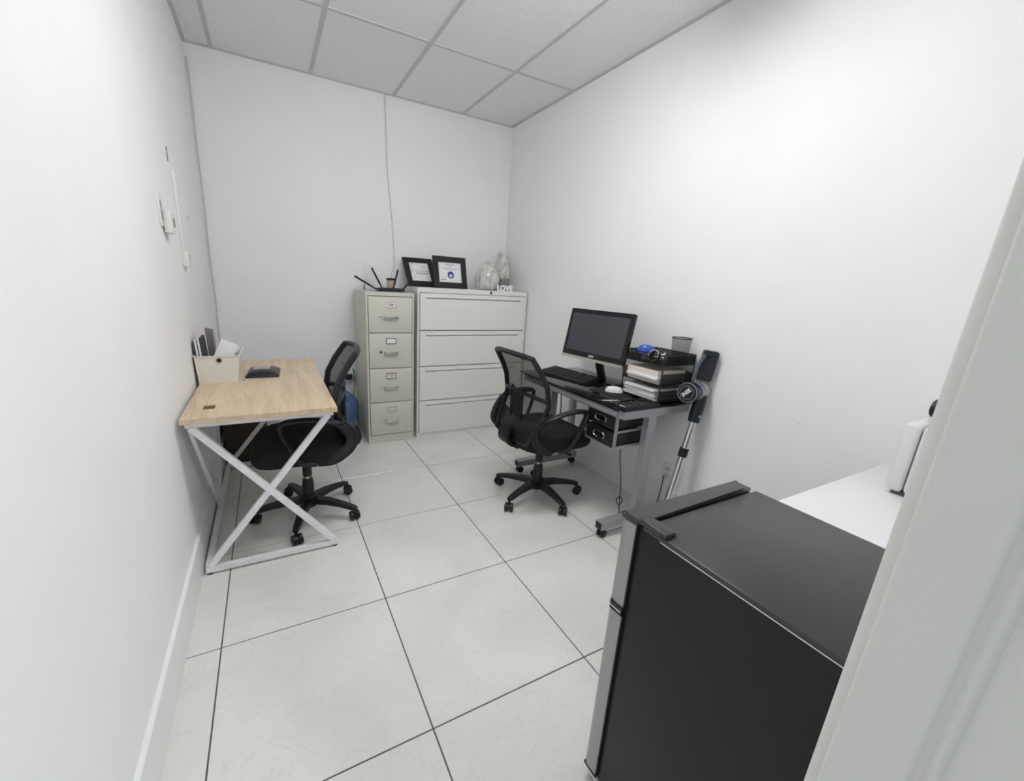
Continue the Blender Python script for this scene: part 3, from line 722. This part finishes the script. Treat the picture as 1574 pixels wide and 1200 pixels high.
def mouse_mesh(l, wd, hg):
    bm = NB(); n, k = 20, 8; rings = []
    for j in range(k+1):
        t = j/k; rr_ = math.cos(t*PI/2)**.55 if j < k else 0.02
        rings.append([bm.verts.new((l/2*rr_*math.cos(2*PI*i/n)-.004*t, wd/2*rr_*math.sin(2*PI*i/n)*(1+.08*math.cos(2*PI*i/n)), hg*math.sin(t*PI/2))) for i in range(n)])
    for A, Bq in zip(rings, rings[1:]):
        for i in range(n): bm.faces.new((A[i], A[(i+1) % n], Bq[(i+1) % n], Bq[i]))
    bm.faces.new(rings[0][::-1]); bm.faces.new(rings[-1]); return bm
O('shell', mouse_mesh(.108, .062, .033), mat('mouse_white', (.85, .85, .83), .25), ms, True)
O('wheel', lathe(NB(), [(.008, -.003), (.008, .003)], 12, basis((1, 0, 0), (0, 0, 1), (0, 1, 0), (.027, 0, .023))), mat('grey_plastic', (0, 0, 0)), ms, True)

# letter trays
TX0, TX1, TY0, TY1 = 2.205, 2.455, 1.185, 1.458
lt = E('letter_tray', ((TX0+TX1)/2, (TY0+TY1)/2+.0, GZ), label='three-tier black wire mesh letter tray beside the monitor', cat='letter tray')
a, b = (TX1-TX0)/2, (TY1-TY0)/2
levels = [.012, .105, .213]
TOP = .255
for k, z in enumerate(levels):
    hh = (.055, .06, .056)[k]
    sh = B('shelf', WIRED, lt, -a+.004, a-.004, -b+.004, b-.004, z, z+.0015)
    bm = NB(); ring = [(-a, -b, z), (a, -b, z), (a, b, z), (-a, b, z)]; sweep(bm, ring, circ(.0032, 6), closed=True)
    if k == 2:
        sweep(bm, [(x, y, z+hh) for x, y, _ in ring], circ(.0035, 6), closed=True)
    else:
        sweep(bm, [(-a, -b, z+.02), (-a, -b, z+hh), (a, -b, z+hh), (a, b, z+hh), (-a, b, z+hh), (-a, b, z+.02)], circ(.003, 6))
    O('rim_wire', bm, BLACK, lt)
    bm = NB(); box(bm, -a, a, -b, -b+.001, z, z+hh); box(bm, -a, a, b-.001, b, z, z+hh); box(bm, a-.001, a, -b+.001, b-.001, z, z+hh)
    if k == 2: box(bm, -a, -a+.001, -b+.001, b-.001, z, z+hh*.75)
    O('side_mesh', bm, WIRE, lt)
for sx, sy in ((-1, -1), (1, -1), (1, 1), (-1, 1)):
    O('post', tube(NB(), [(sx*(a+.001), sy*(b+.001), 0), (sx*(a+.001), sy*(b+.001), .270)], .0036, 8), BLACK, lt)
TCX, TCY = lt.location.x, lt.location.y
def paper_stack(label, z, n, hh, m):
    e = E('paper_stack', (TCX-.004, TCY, GZ+z), label=label, cat='paper stack')
    for k in range(n):
        dx, dy, r = random.uniform(-.022, .002), random.uniform(-.008, .008), random.uniform(-.03, .03)
        M = Matrix.Translation((dx, dy, 0)) @ Matrix.Rotation(r, 4, 'Z')
        O('sheaf', box(NB(), -.112, .108, -.112, .112, k*hh/n+.0002, (k+1)*hh/n-.0006, M=M), m[k % len(m)], e)
paper_stack('loose white paper pile in the lowest letter tray', levels[0]+.003, 9, .062, [PAPER, PAPER, mat('grey_paper', (.5, .5, .5), .8), PAPER])
paper_stack('thick white and cream paper pile in the middle letter tray', levels[1]+.003, 6, .072, [PAPERC, PAPERC, PAPER, PAPER])
zt3 = GZ+levels[2]+.003
bl = E('blue_gadget', (TCX-.05, TCY+.065, zt3), rz=2.2, label='shiny blue mouse-shaped gadget on the top letter tray', cat='gadget')
O('shell', mouse_mesh(.10, .065, .045), mat('blue_gloss', (.02, .09, .55), .15, coat=.6), bl, True)
for v_ in bl.children: v_.data.transform(Matrix.Translation((0, 0, .040)))
bm = NB(); lathe(bm, [(.02, 0), (.022, .004), (.014, .042)], 14); O('clip_base', bm, mat('clear_grey', (.5, .5, .52), .2), bl, True)
O('cord', tube(NB(), smoothpath([(.045, 0, .058), (.052, -.01, .05), (.05, -.03, .03), (.04, -.04, .008)], 4), .004, 6), BLACK, bl, True)
rg = E('tape_roll', (TCX-.085, TCY-.035, zt3), label='black ring with a white rim at the top letter tray front', cat='tape roll')
M = basis((0, 1, 0), (.35, 0, .94), (-.94, 0, .35), (0, 0, .036))
bm = NB(); lathe(bm, [(.021, -.012), (.032, -.012), (.032, .012), (.021, .012), (.021, -.012)], 24, M, cap=False); O('ring', bm, BLACKG, rg, True)
bm = NB(); lathe(bm, [(.030, .0122), (.0335, .0122), (.0335, .0145), (.030, .0145), (.030, .0122)], 24, M, cap=False); O('rim', bm, WHITE, rg, True)
wc = E('white_coil', (TCX-.025, TCY-.02, zt3), label='coiled white cable lying in the top letter tray', cat='cable')
O('coil', tube(NB(), [((.028+.003*math.sin(5*a))*math.cos(a), (.026)*math.sin(a), .008+.0022*a) for a in (2*PI*i/18 for i in range(54))], .004, 6), WHITE, wc, True)
O('plug', box(NB(), .036, .058, -.012, .012, .0, .03, bev=.003), WHITE, wc, True)
pc = E('pencil_cup', (TCX+.055, TCY-.085, zt3), label='empty black wire mesh pencil cup on the top letter tray', cat='pencil cup')
bm = NB(); lathe(bm, [(.040, .003), (.052, .142)], 28, cap=False); O('cup_wall', bm, mat('cup_mesh', (.012, .012, .013), .5, .3, alpha=.36), pc, True)
O('cup_rim', tube(NB(), [(.052*math.cos(2*PI*i/28), .052*math.sin(2*PI*i/28), .142) for i in range(28)], .003, 6, True), BLACK, pc, True)
O('cup_base', lathe(NB(), [(.040, 0), (.040, .003)], 28), BLACK, pc)

# power strip and plug hanging under the desk, cord down to the floor
ps = E('power_adapter', (2.16, 1.97, .30), label='black power brick with a chrome plug hanging under the glass desk', cat='power adapter')
B('brick', BLACK, ps, -.03, .03, -.035, .035, -.02, .05, bev=.004)
O('plug', lathe(NB(), [(.012, -.065), (.014, -.03), (.008, -.02)], 12), CHROME, ps, True)
O('cord', tube(NB(), smoothpath([(0, 0, .05), (.01, .0, .2), (-.01, .0, .38)], 5), .004, 6), BLACK, ps, True)
pcord = E('power_cable', (2.16, 1.32, 0), label='thin black cord hanging from the desk drawers to the floor', cat='cable')
O('cable', tube(NB(), smoothpath([(-.06, -.02, .495), (-.055, -.02, .40), (-.03, -.03, .25), (-.02, -.035, .12), (-.03, -.05, .06), (.0, -.03, .02), (.06, .0, .006), (.20, -.02, .006), (.28, -.05, .006), (.30, -.06, .12), (.302, -.065, .24)], 6), .0028, 6), BLACK, pcord, True)
O('cable_tie', tube(NB(), smoothpath([(-.035, -.045, .10), (-.055, -.04, .13), (-.03, -.04, .15), (-.01, -.045, .12)], 4, True), .003, 6, True), BLACK, pcord, True)

# ------------------------------------------------------------------ stick vacuum leaning behind the desk end
VY = 1.075
va = E('stick_vacuum', (2.27, VY, 0), label='cordless stick vacuum with steel tube leaning on the right wall', cat='vacuum cleaner')
ox, oy = -2.27, -VY
def vp(x, z, dy=0): return Vector((x+ox, dy, z))
tb = [vp(2.262, .05), vp(2.300, .27), vp(2.395, .71)]
t0_, t1_ = vp(2.262, .05), vp(2.388, .690)
O('tube', tube(NB(), [t0_, t1_], .020, 16), CHROME, va, True)
d_ = (t1_-t0_).normalized()
O('tube_collar', tube(NB(), [t0_+d_*.42, t0_+d_*.47], .0245, 16), BLACK, va, True)
O('tube_socket', tube(NB(), [t0_+d_*.625, t0_+d_*.66, t0_+d_*.78], .033, 16, scale=[.9, 1, .95]), mat('navy_plastic', (.012, .018, .026), .3), va, True)
O('release_button', lathe(NB(), [(.010, 0), (.009, .006)], 12, basis((0, 0, 1), (-1, 0, 0), (0, -1, 0), t0_+d_*.665+Vector((-.010, -.031, 0)))), mat('button_blue', (.25, .32, .42), .3), va, True)
hd = Vector((-.985, -.16, .04)).normalized()
ctr = vp(2.288, .838)
zx = hd; xx = Vector((0, 0, 1)).cross(zx).normalized(); yy = zx.cross(xx)
MB_ = basis(xx, yy, zx, ctr)
NAVY = mat('navy_plastic', (0, 0, 0))
# body axis runs from the round end cap (facing the room) back to the dust cup at the wall
O('motor_housing', lathe(NB(), [(.040, -.070), (.052, -.055), (.054, -.012), (.054, .0), (.050, .006)], 30, MB_), NAVY, va, True)
cap_ = O('end_cap', lathe(NB(), [(.049, .006), (.047, .010)], 30, MB_), mat('cap_navy', (.010, .012, .022), .35), va, True)
bm = NB(); tube(bm, [MB_ @ Vector((.052*math.cos(a), .052*math.sin(a), .004)) for a in (2*PI*i/30 for i in range(30))], .0022, 6, True); tube(bm, [MB_ @ Vector((.036*math.cos(a), .036*math.sin(a), .010)) for a in (2*PI*i/30 for i in range(30))], .0013, 6, True)
O('cap_rings', bm, mat('ring_grey', (.35, .36, .38), .35, .5), cap_, True)
text('brand', 'INSE', .027, mat('logo_white', (0, 0, 0)), cap_, MB_ @ Matrix.Translation((0, 0, .0112)) @ Matrix.Rotation(.85, 4, 'Z'), .0006, .0012)
O('metal_ring', lathe(NB(), [(.047, -.105), (.050, -.10), (.050, -.072), (.046, -.070)], 30, MB_), mat('blue_steel', (.34, .42, .58), .22, .8), va, True)
O('dust_cup', lathe(NB(), [(.030, -.165), (.046, -.155), (.048, -.115), (.046, -.105)], 30, MB_), mat('dust_cup', (.55, .55, .52), .15, alpha=.7), va, True)
O('handle', sweep(NB(), smoothpath([vp(2.345, .885, .02), vp(2.352, .94, .02), vp(2.375, 1.00, .018), vp(2.40, 1.03, .016)], 5), ell(.008, .013, 10)), mat('slate_blue', (.10, .13, .155), .3), va, True)
# battery and rear housing: upright rounded block by the wall
bn_ = Vector((-.72, -.69, 0)).normalized(); bxr = Vector((0, 0, 1)).cross(bn_).normalized()
MBt = basis(bxr, (0, 0, 1), bn_, vp(2.425, .975, .01)) @ Matrix.Rotation(-.10, 4, 'Z')
prism(bm := NB(), rr(.078, .165, .012), MBt @ Matrix.Translation((0, 0, -.02)), .036)
bt = O('battery_block', bm, mat('smoky_plastic', (.018, .021, .026), .15), va, True)
prism(bm := NB(), rr(.026, .018, .003), MBt @ Matrix.Translation((0, .052, .016)), .002); O('status_window', bm, BLACKG, bt)
prism(bm := NB(), rr(.05, .02, .004), MBt @ Matrix.Translation((-.006, -.088, -.015)), .026); O('battery_latch', bm, mat('tan_grey', (.32, .28, .25), .4), bt)
bm = NB(); prism(bm, [(-.12, -.05), (.12, -.05), (.125, .03), (.05, .05), (-.05, .05), (-.125, .03)], basis((0, 1, 0), (1, 0, 0), (0, 0, 1), vp(2.25, .004, -.05)), .05)
O('floor_head', bm, NAVY, va)

# ------------------------------------------------------------------ mini fridge
FX0, FX1, FY0, FY1, FH = 1.050, 1.482, -.178, .308, .838
fr = E('mini_fridge', ((FX0+FX1)/2, (FY0+FY1)/2, 0), label='black two-door mini fridge with stainless doors in the right foreground', cat='refrigerator')
ox, oy = -(FX0+FX1)/2, -(FY0+FY1)/2
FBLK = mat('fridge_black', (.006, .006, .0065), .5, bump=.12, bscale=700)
FTOP = mat('fridge_top', (.045, .045, .047), .30, bump=.15, bscale=600)  # base colour lifted to carry the ceiling light reflected in the top
def fb(name, m, *a, bev=0, par=fr): return B(name, m, par, a[0]+ox, a[1]+ox, a[2]+oy, a[3]+oy, a[4], a[5], bev=bev)
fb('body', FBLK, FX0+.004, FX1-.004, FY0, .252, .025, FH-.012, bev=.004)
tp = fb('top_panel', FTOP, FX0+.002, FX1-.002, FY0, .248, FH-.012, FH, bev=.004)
fb('top_edge_trim', mat('pale_edge', (.75, .75, .75), .35), FX0+.0012, FX0+.0028, FY0, .20, FH-.0128, FH-.0112)
fb('gasket', BLACK, FX0+.010, FX1-.010, .252, .266, .035, FH-.01)
def door(z0, z1, nm):
    poly = [(FX0+.002, .266), (FX0+.0, .292)] + [(FX0+.012-.012*math.cos(a), .292+.018*math.sin(a)) for a in (PI/2*i/5 for i in range(1, 6))] + [(FX1-.012+.012*math.sin(a), .292+.018*math.cos(a)) for a in (PI/2*i/5 for i in range(0, 6))] + [(FX1-.002, .266)]
    d = O('door', prism(NB(), [(x+ox, y+oy) for x, y in poly], Matrix.Translation((0, 0, z0)), z1-z0), BRUSHED, fr, True)
    O('door_edge', prism(NB(), [(x+ox, y+oy) for x, y in ((FX0+.002, .262), (FX1-.002, .262), (FX1-.002, .266), (FX0+.002, .266))], Matrix.Translation((0, 0, z0)), z1-z0), BLACK, d)
    return d
d1 = door(.600, .826, 'freezer'); d2 = door(.045, .578, 'fridge')
O('grip', prism(NB(), [(x+ox, y+oy) for x, y in ((FX0-.002, .264), (FX0-.004, .300), (FX0+.012, .313), (FX1-.012, .313), (FX1+.002, .30), (FX1, .264))], Matrix.Translation((0, 0, .5785)), .0215), BLACKG, d2, True)
O('grip_trim', tube(NB(), [Vector((x+ox, y+oy, .590)) for x, y in ((FX0-.003, .266), (FX0-.0045, .296), (FX0+.006, .311))], .0022, 6), CHROME, d2, True)
fb('lower_door_cap', BLACK, FX0+.001, FX1-.001, .264, .309, .036, .045, par=d2); fb('door_sill', mat('pale_edge', (0, 0, 0)), FX0+.001, FX0+.006, .222, .300, .028, .034)
fb('upper_door_cap', FTOP, FX0, FX1+.002, .262, .310, .826, .838, bev=.003, par=d1)
# raised hinge cover: strip along the front with an arm back along the left side
L = [(FX0+.000, .300), (FX0+.000, .200), (FX0+.035, .190), (FX0+.040, .252), (FX1-.03, .262), (FX1-.01, .300)]
O('hinge_cover', prism(NB(), [(x+ox, y+oy) for x, y in L], Matrix.Translation((0, 0, .838)), .007), FTOP, fr, True)
fb('hinge_arm', FTOP, FX0+.002, FX0+.036, .188, .262, FH, .849, bev=.003)
for x in (FX0+.05, FX1-.05):
    for y in (FY0+.05, .20):
        O('foot', lathe(NB(), [(.018, 0), (.018, .026)], 12, Matrix.Translation((x+ox, y+oy, 0))), BLACK, fr)

# ------------------------------------------------------------------ white table with appliance
tw = E('white_table', (1.98, .045, 0), label='plain white table between the fridge and the right wall', cat='table')
B('table_top', mat('white_laminate', (.84, .84, .85), .35), tw, -.485, .482, -.235, .240, .715, .741, bev=.002)
for sx in (-.455, .452):
    for sy in (-.21, .21): B('leg', WHITEM, tw, sx-.02, sx+.02, sy-.02, sy+.02, 0, .715)
B('apron', WHITEM, tw, -.435, .432, .200, .215, .65, .715); B('apron', WHITEM, tw, -.435, .432, -.215, -.20, .65, .715)
ap = E('countertop_appliance', (2.285, .045, .741), label='white boxy countertop appliance with a black loop on top', cat='appliance')
AW = mat('appliance_white', (.80, .80, .80), .28)
B('housing', AW, ap, -.160, .170, -.150, .092, .012, .240, bev=.012, seg=3)
B('front_panel', AW, ap, -.163, .172, .0945, .136, .012, .242, bev=.010, seg=3)
B('lid', AW, ap, -.12, .150, -.14, .060, .240, .246, bev=.002)
B('lid_slot', DKMETAL, ap, -.155, .12, .070, .074, .239, .2415)
for x in (-.13, .14):
    B('foot', mat('foot_grey', (.12, .12, .12), .6), ap, x-.02, x+.02, -.13, .12, 0, .012)
O('handle_loop', sweep(NB(), [Vector((-.075+.026*math.cos(a), .098, .290+.024*math.sin(a))) for a in (2*PI*i/18 for i in range(18))], ell(.006, .010, 8), closed=True, up=Vector((0, 1, 0))), BLACK, ap, True)
B('handle_post', AW, ap, -.082, -.068, .086, .110, .238, .272, bev=.003)

# ------------------------------------------------------------------ water bottle, cardboard box, wall fittings
wb = E('water_bottle', (.838, 3.205, 0), label='large blue water cooler bottle on the floor beside the narrow cabinet', cat='water bottle')
BLUE = mat('blue_bottle', (.085, .155, .32), .12, coat=.3, alpha=.86)
O('bottle_body', lathe(NB(), [(.115, 0), (.132, .012), (.134, .07), (.129, .08), (.129, .095), (.134, .105), (.134, .17), (.129, .18), (.129, .195), (.134, .205), (.134, .29), (.128, .325), (.10, .365), (.06, .395), (.034, .41), (.030, .455), (.034, .458), (.034, .475), (.028, .478)], 36), BLUE, wb, True)
O('grip', tube(NB(), smoothpath([(.02, -.105, .345), (.025, -.118, .39), (.02, -.07, .425), (.015, -.035, .42)], 5), .011, 8), BLUE, wb, True)
O('cap', lathe(NB(), [(.036, .458), (.036, .49), (.032, .495)], 20), mat('cap_blue', (.05, .09, .25), .35), wb, True)
for k, x in enumerate((-.055, .045)):
    prism(bm := NB(), rr(.075, .07, .012), basis((1, 0, 0), (0, 0, 1), (0, -1, 0), (x, -.122, .147)), .014); O('panel', bm, BLUE, wb, True)
cx = E('cardboard_box', (.12, 3.12, 0), label='brown cardboard box on the floor beyond the oak desk', cat='box')
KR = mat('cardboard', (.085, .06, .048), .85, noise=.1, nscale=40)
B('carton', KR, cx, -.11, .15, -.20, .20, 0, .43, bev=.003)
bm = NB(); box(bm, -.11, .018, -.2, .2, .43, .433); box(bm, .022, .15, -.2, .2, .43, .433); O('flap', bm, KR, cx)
# back wall cable with clips, running down from the ceiling
CW = mat('white_cable', (.66, .66, .66), .5)
cbm = E('wall_cable', (1.33, YB, 0), label='thin white cable clipped down the middle of the back wall', cat='cable')
pts = [(-.037, -.008, 2.742), (-.030, -.006, 2.5), (-.022, -.006, 2.2), (.0, -.006, 1.95), (.018, -.007, 1.75), (.030, -.006, 1.5), (.022, -.006, 1.42), (.0, -.008, 1.36), (.01, -.008, 1.22)]
O('cable', tube(NB(), smoothpath(pts, 6), .0042, 8), CW, cbm, True)
for z, x in ((2.60, -.033), (2.3, -.025), (2.02, -.006), (1.78, .015), (1.52, .029)): O('cable_clip', box(NB(), x-.008, x+.011, -.012, 0, z-.005, z+.005, bev=.002), WHITE, cbm, True)
ccm = E('corner_cable', (XL+.012, YB, 0), label='thin white cable clipped down the left corner of the back wall', cat='cable')
random.seed(3)
pts = [(.006+random.uniform(-.003, .003), -.007, 2.66-k*.22) for k in range(12)]
O('cable', tube(NB(), smoothpath(pts, 4), .0045, 8), CW, ccm, True)
for k in range(9): O('cable_clip', box(NB(), -.004, .014, -.013, 0, 2.62-k*.27, 2.632-k*.27, bev=.002), WHITE, ccm, True)
# thermostat and fittings on the left wall
th_ = E('thermostat', (XL, 1.99, 1.54), label='white thermostat box with a backing plate on the left wall', cat='thermostat')
B('back_plate', WHITE, th_, 0, .006, -.055, .03, -.045, .085, bev=.002)
B('shadow_strip', mat('grey_plastic', (0, 0, 0)), th_, .006, .0072, -.03, -.012, -.02, .055)  # grey strip painted in for the shadowed gap beside the cover
B('cover', WHITE, th_, .006, .034, -.012, .080, -.068, .020, bev=.004)
B('display', mat('lcd_grey', (.12, .12, .12), .3), th_, .034, .0348, .025, .062, -.04, -.005)
rw = E('cable_raceway', (XL, 2.385, 1.36), label='slim white vertical cable cover ending in a wall box', cat='cable cover')
B('cover', WHITE, rw, 0, .014, -.010, .010, .05, .43, bev=.003)
B('wall_box', WHITE, rw, 0, .026, -.02, .055, -.02, .05, bev=.003); B('box_slot', GREY, rw, .026, .0266, .0, .036, .03, .036)
sw = E('wall_sensor', (XL, 2.69, 1.60), label='tiny white button plate high on the left wall near the corner', cat='switch')
B('plate', WHITE, sw, 0, .006, -.018, .018, -.012, .022, bev=.002); B('button', GREY, sw, .006, .008, -.005, .005, -.006, .014)
kc = E('wall_notch', (XL, 2.32, 1.84), label='thin dark clip high on the left wall above the cable cover', cat='clip')
B('clip', GREY, kc, 0, .004, -.005, .005, -.03, .03)
# outlets
def outlet(name, loc, rot, label):
    t = E(name, loc, rz=rot, label=label, cat='outlet')
    B('plate', WHITE, t, -.036, .036, -.006, 0, -.058, .058, bev=.002)
    for z in (-.022, .022):
        s_ = O('socket', prism(NB(), rr(.034, .028, .008), basis((1, 0, 0), (0, 0, 1), (0, -1, 0), (0, -.006, z)), .0015), mat('ivory', (.70, .70, .68), .4), t)
        bm = NB(); box(bm, -.008, -.006, -.0082, -.0075, z-.003, z+.006); box(bm, .006, .008, -.0082, -.0075, z-.003, z+.006)
        O('slot', bm, BLACK, s_)
    return t
outlet('wall_outlet', (XR, 1.243, .27), -PI/2, 'white double outlet low on the right wall under the vacuum')
outlet('wall_outlet', (.955, YB, .45), 0, 'white outlet on the back wall above the blue bottle')
ad = E('plug_adapter', (.940, YB-.009, .475), label='black plug adapter in the back wall outlet beside the cabinet', cat='adapter')
B('brick', BLACK, ad, -.035, .026, -.045, 0, -.022, .022, bev=.004)
O('cord', tube(NB(), smoothpath([(-.02, -.03, .018), (-.022, -.035, .06), (-.03, -.02, .10), (-.06, -.006, .13)], 4), .0025, 6), BLACK, ad, True)
gc = E('green_cable', (.985, YB-.006, .41), label='looped green network cable by the black plug adapter', cat='cable')
O('cable', tube(NB(), smoothpath([(.0, -.03, .02), (-.012, -.05, .05), (.0, -.03, .09), (-.01, -.02, .14), (.005, -.03, .05), (.0, -.04, .0), (-.02, -.02, -.2), (-.02, -.02, -.39)], 5), .004, 6), mat('green_cable', (.10, .30, .04), .4), gc, True)
an = E('wall_anchor', (XR, .62, .80), label='tiny white screw anchor alone on the right wall', cat='anchor')
O('stud', lathe(NB(), [(.006, 0), (.006, .004), (.002, .007)], 10, basis((0, 1, 0), (0, 0, 1), (-1, 0, 0))), WHITE, an, True)
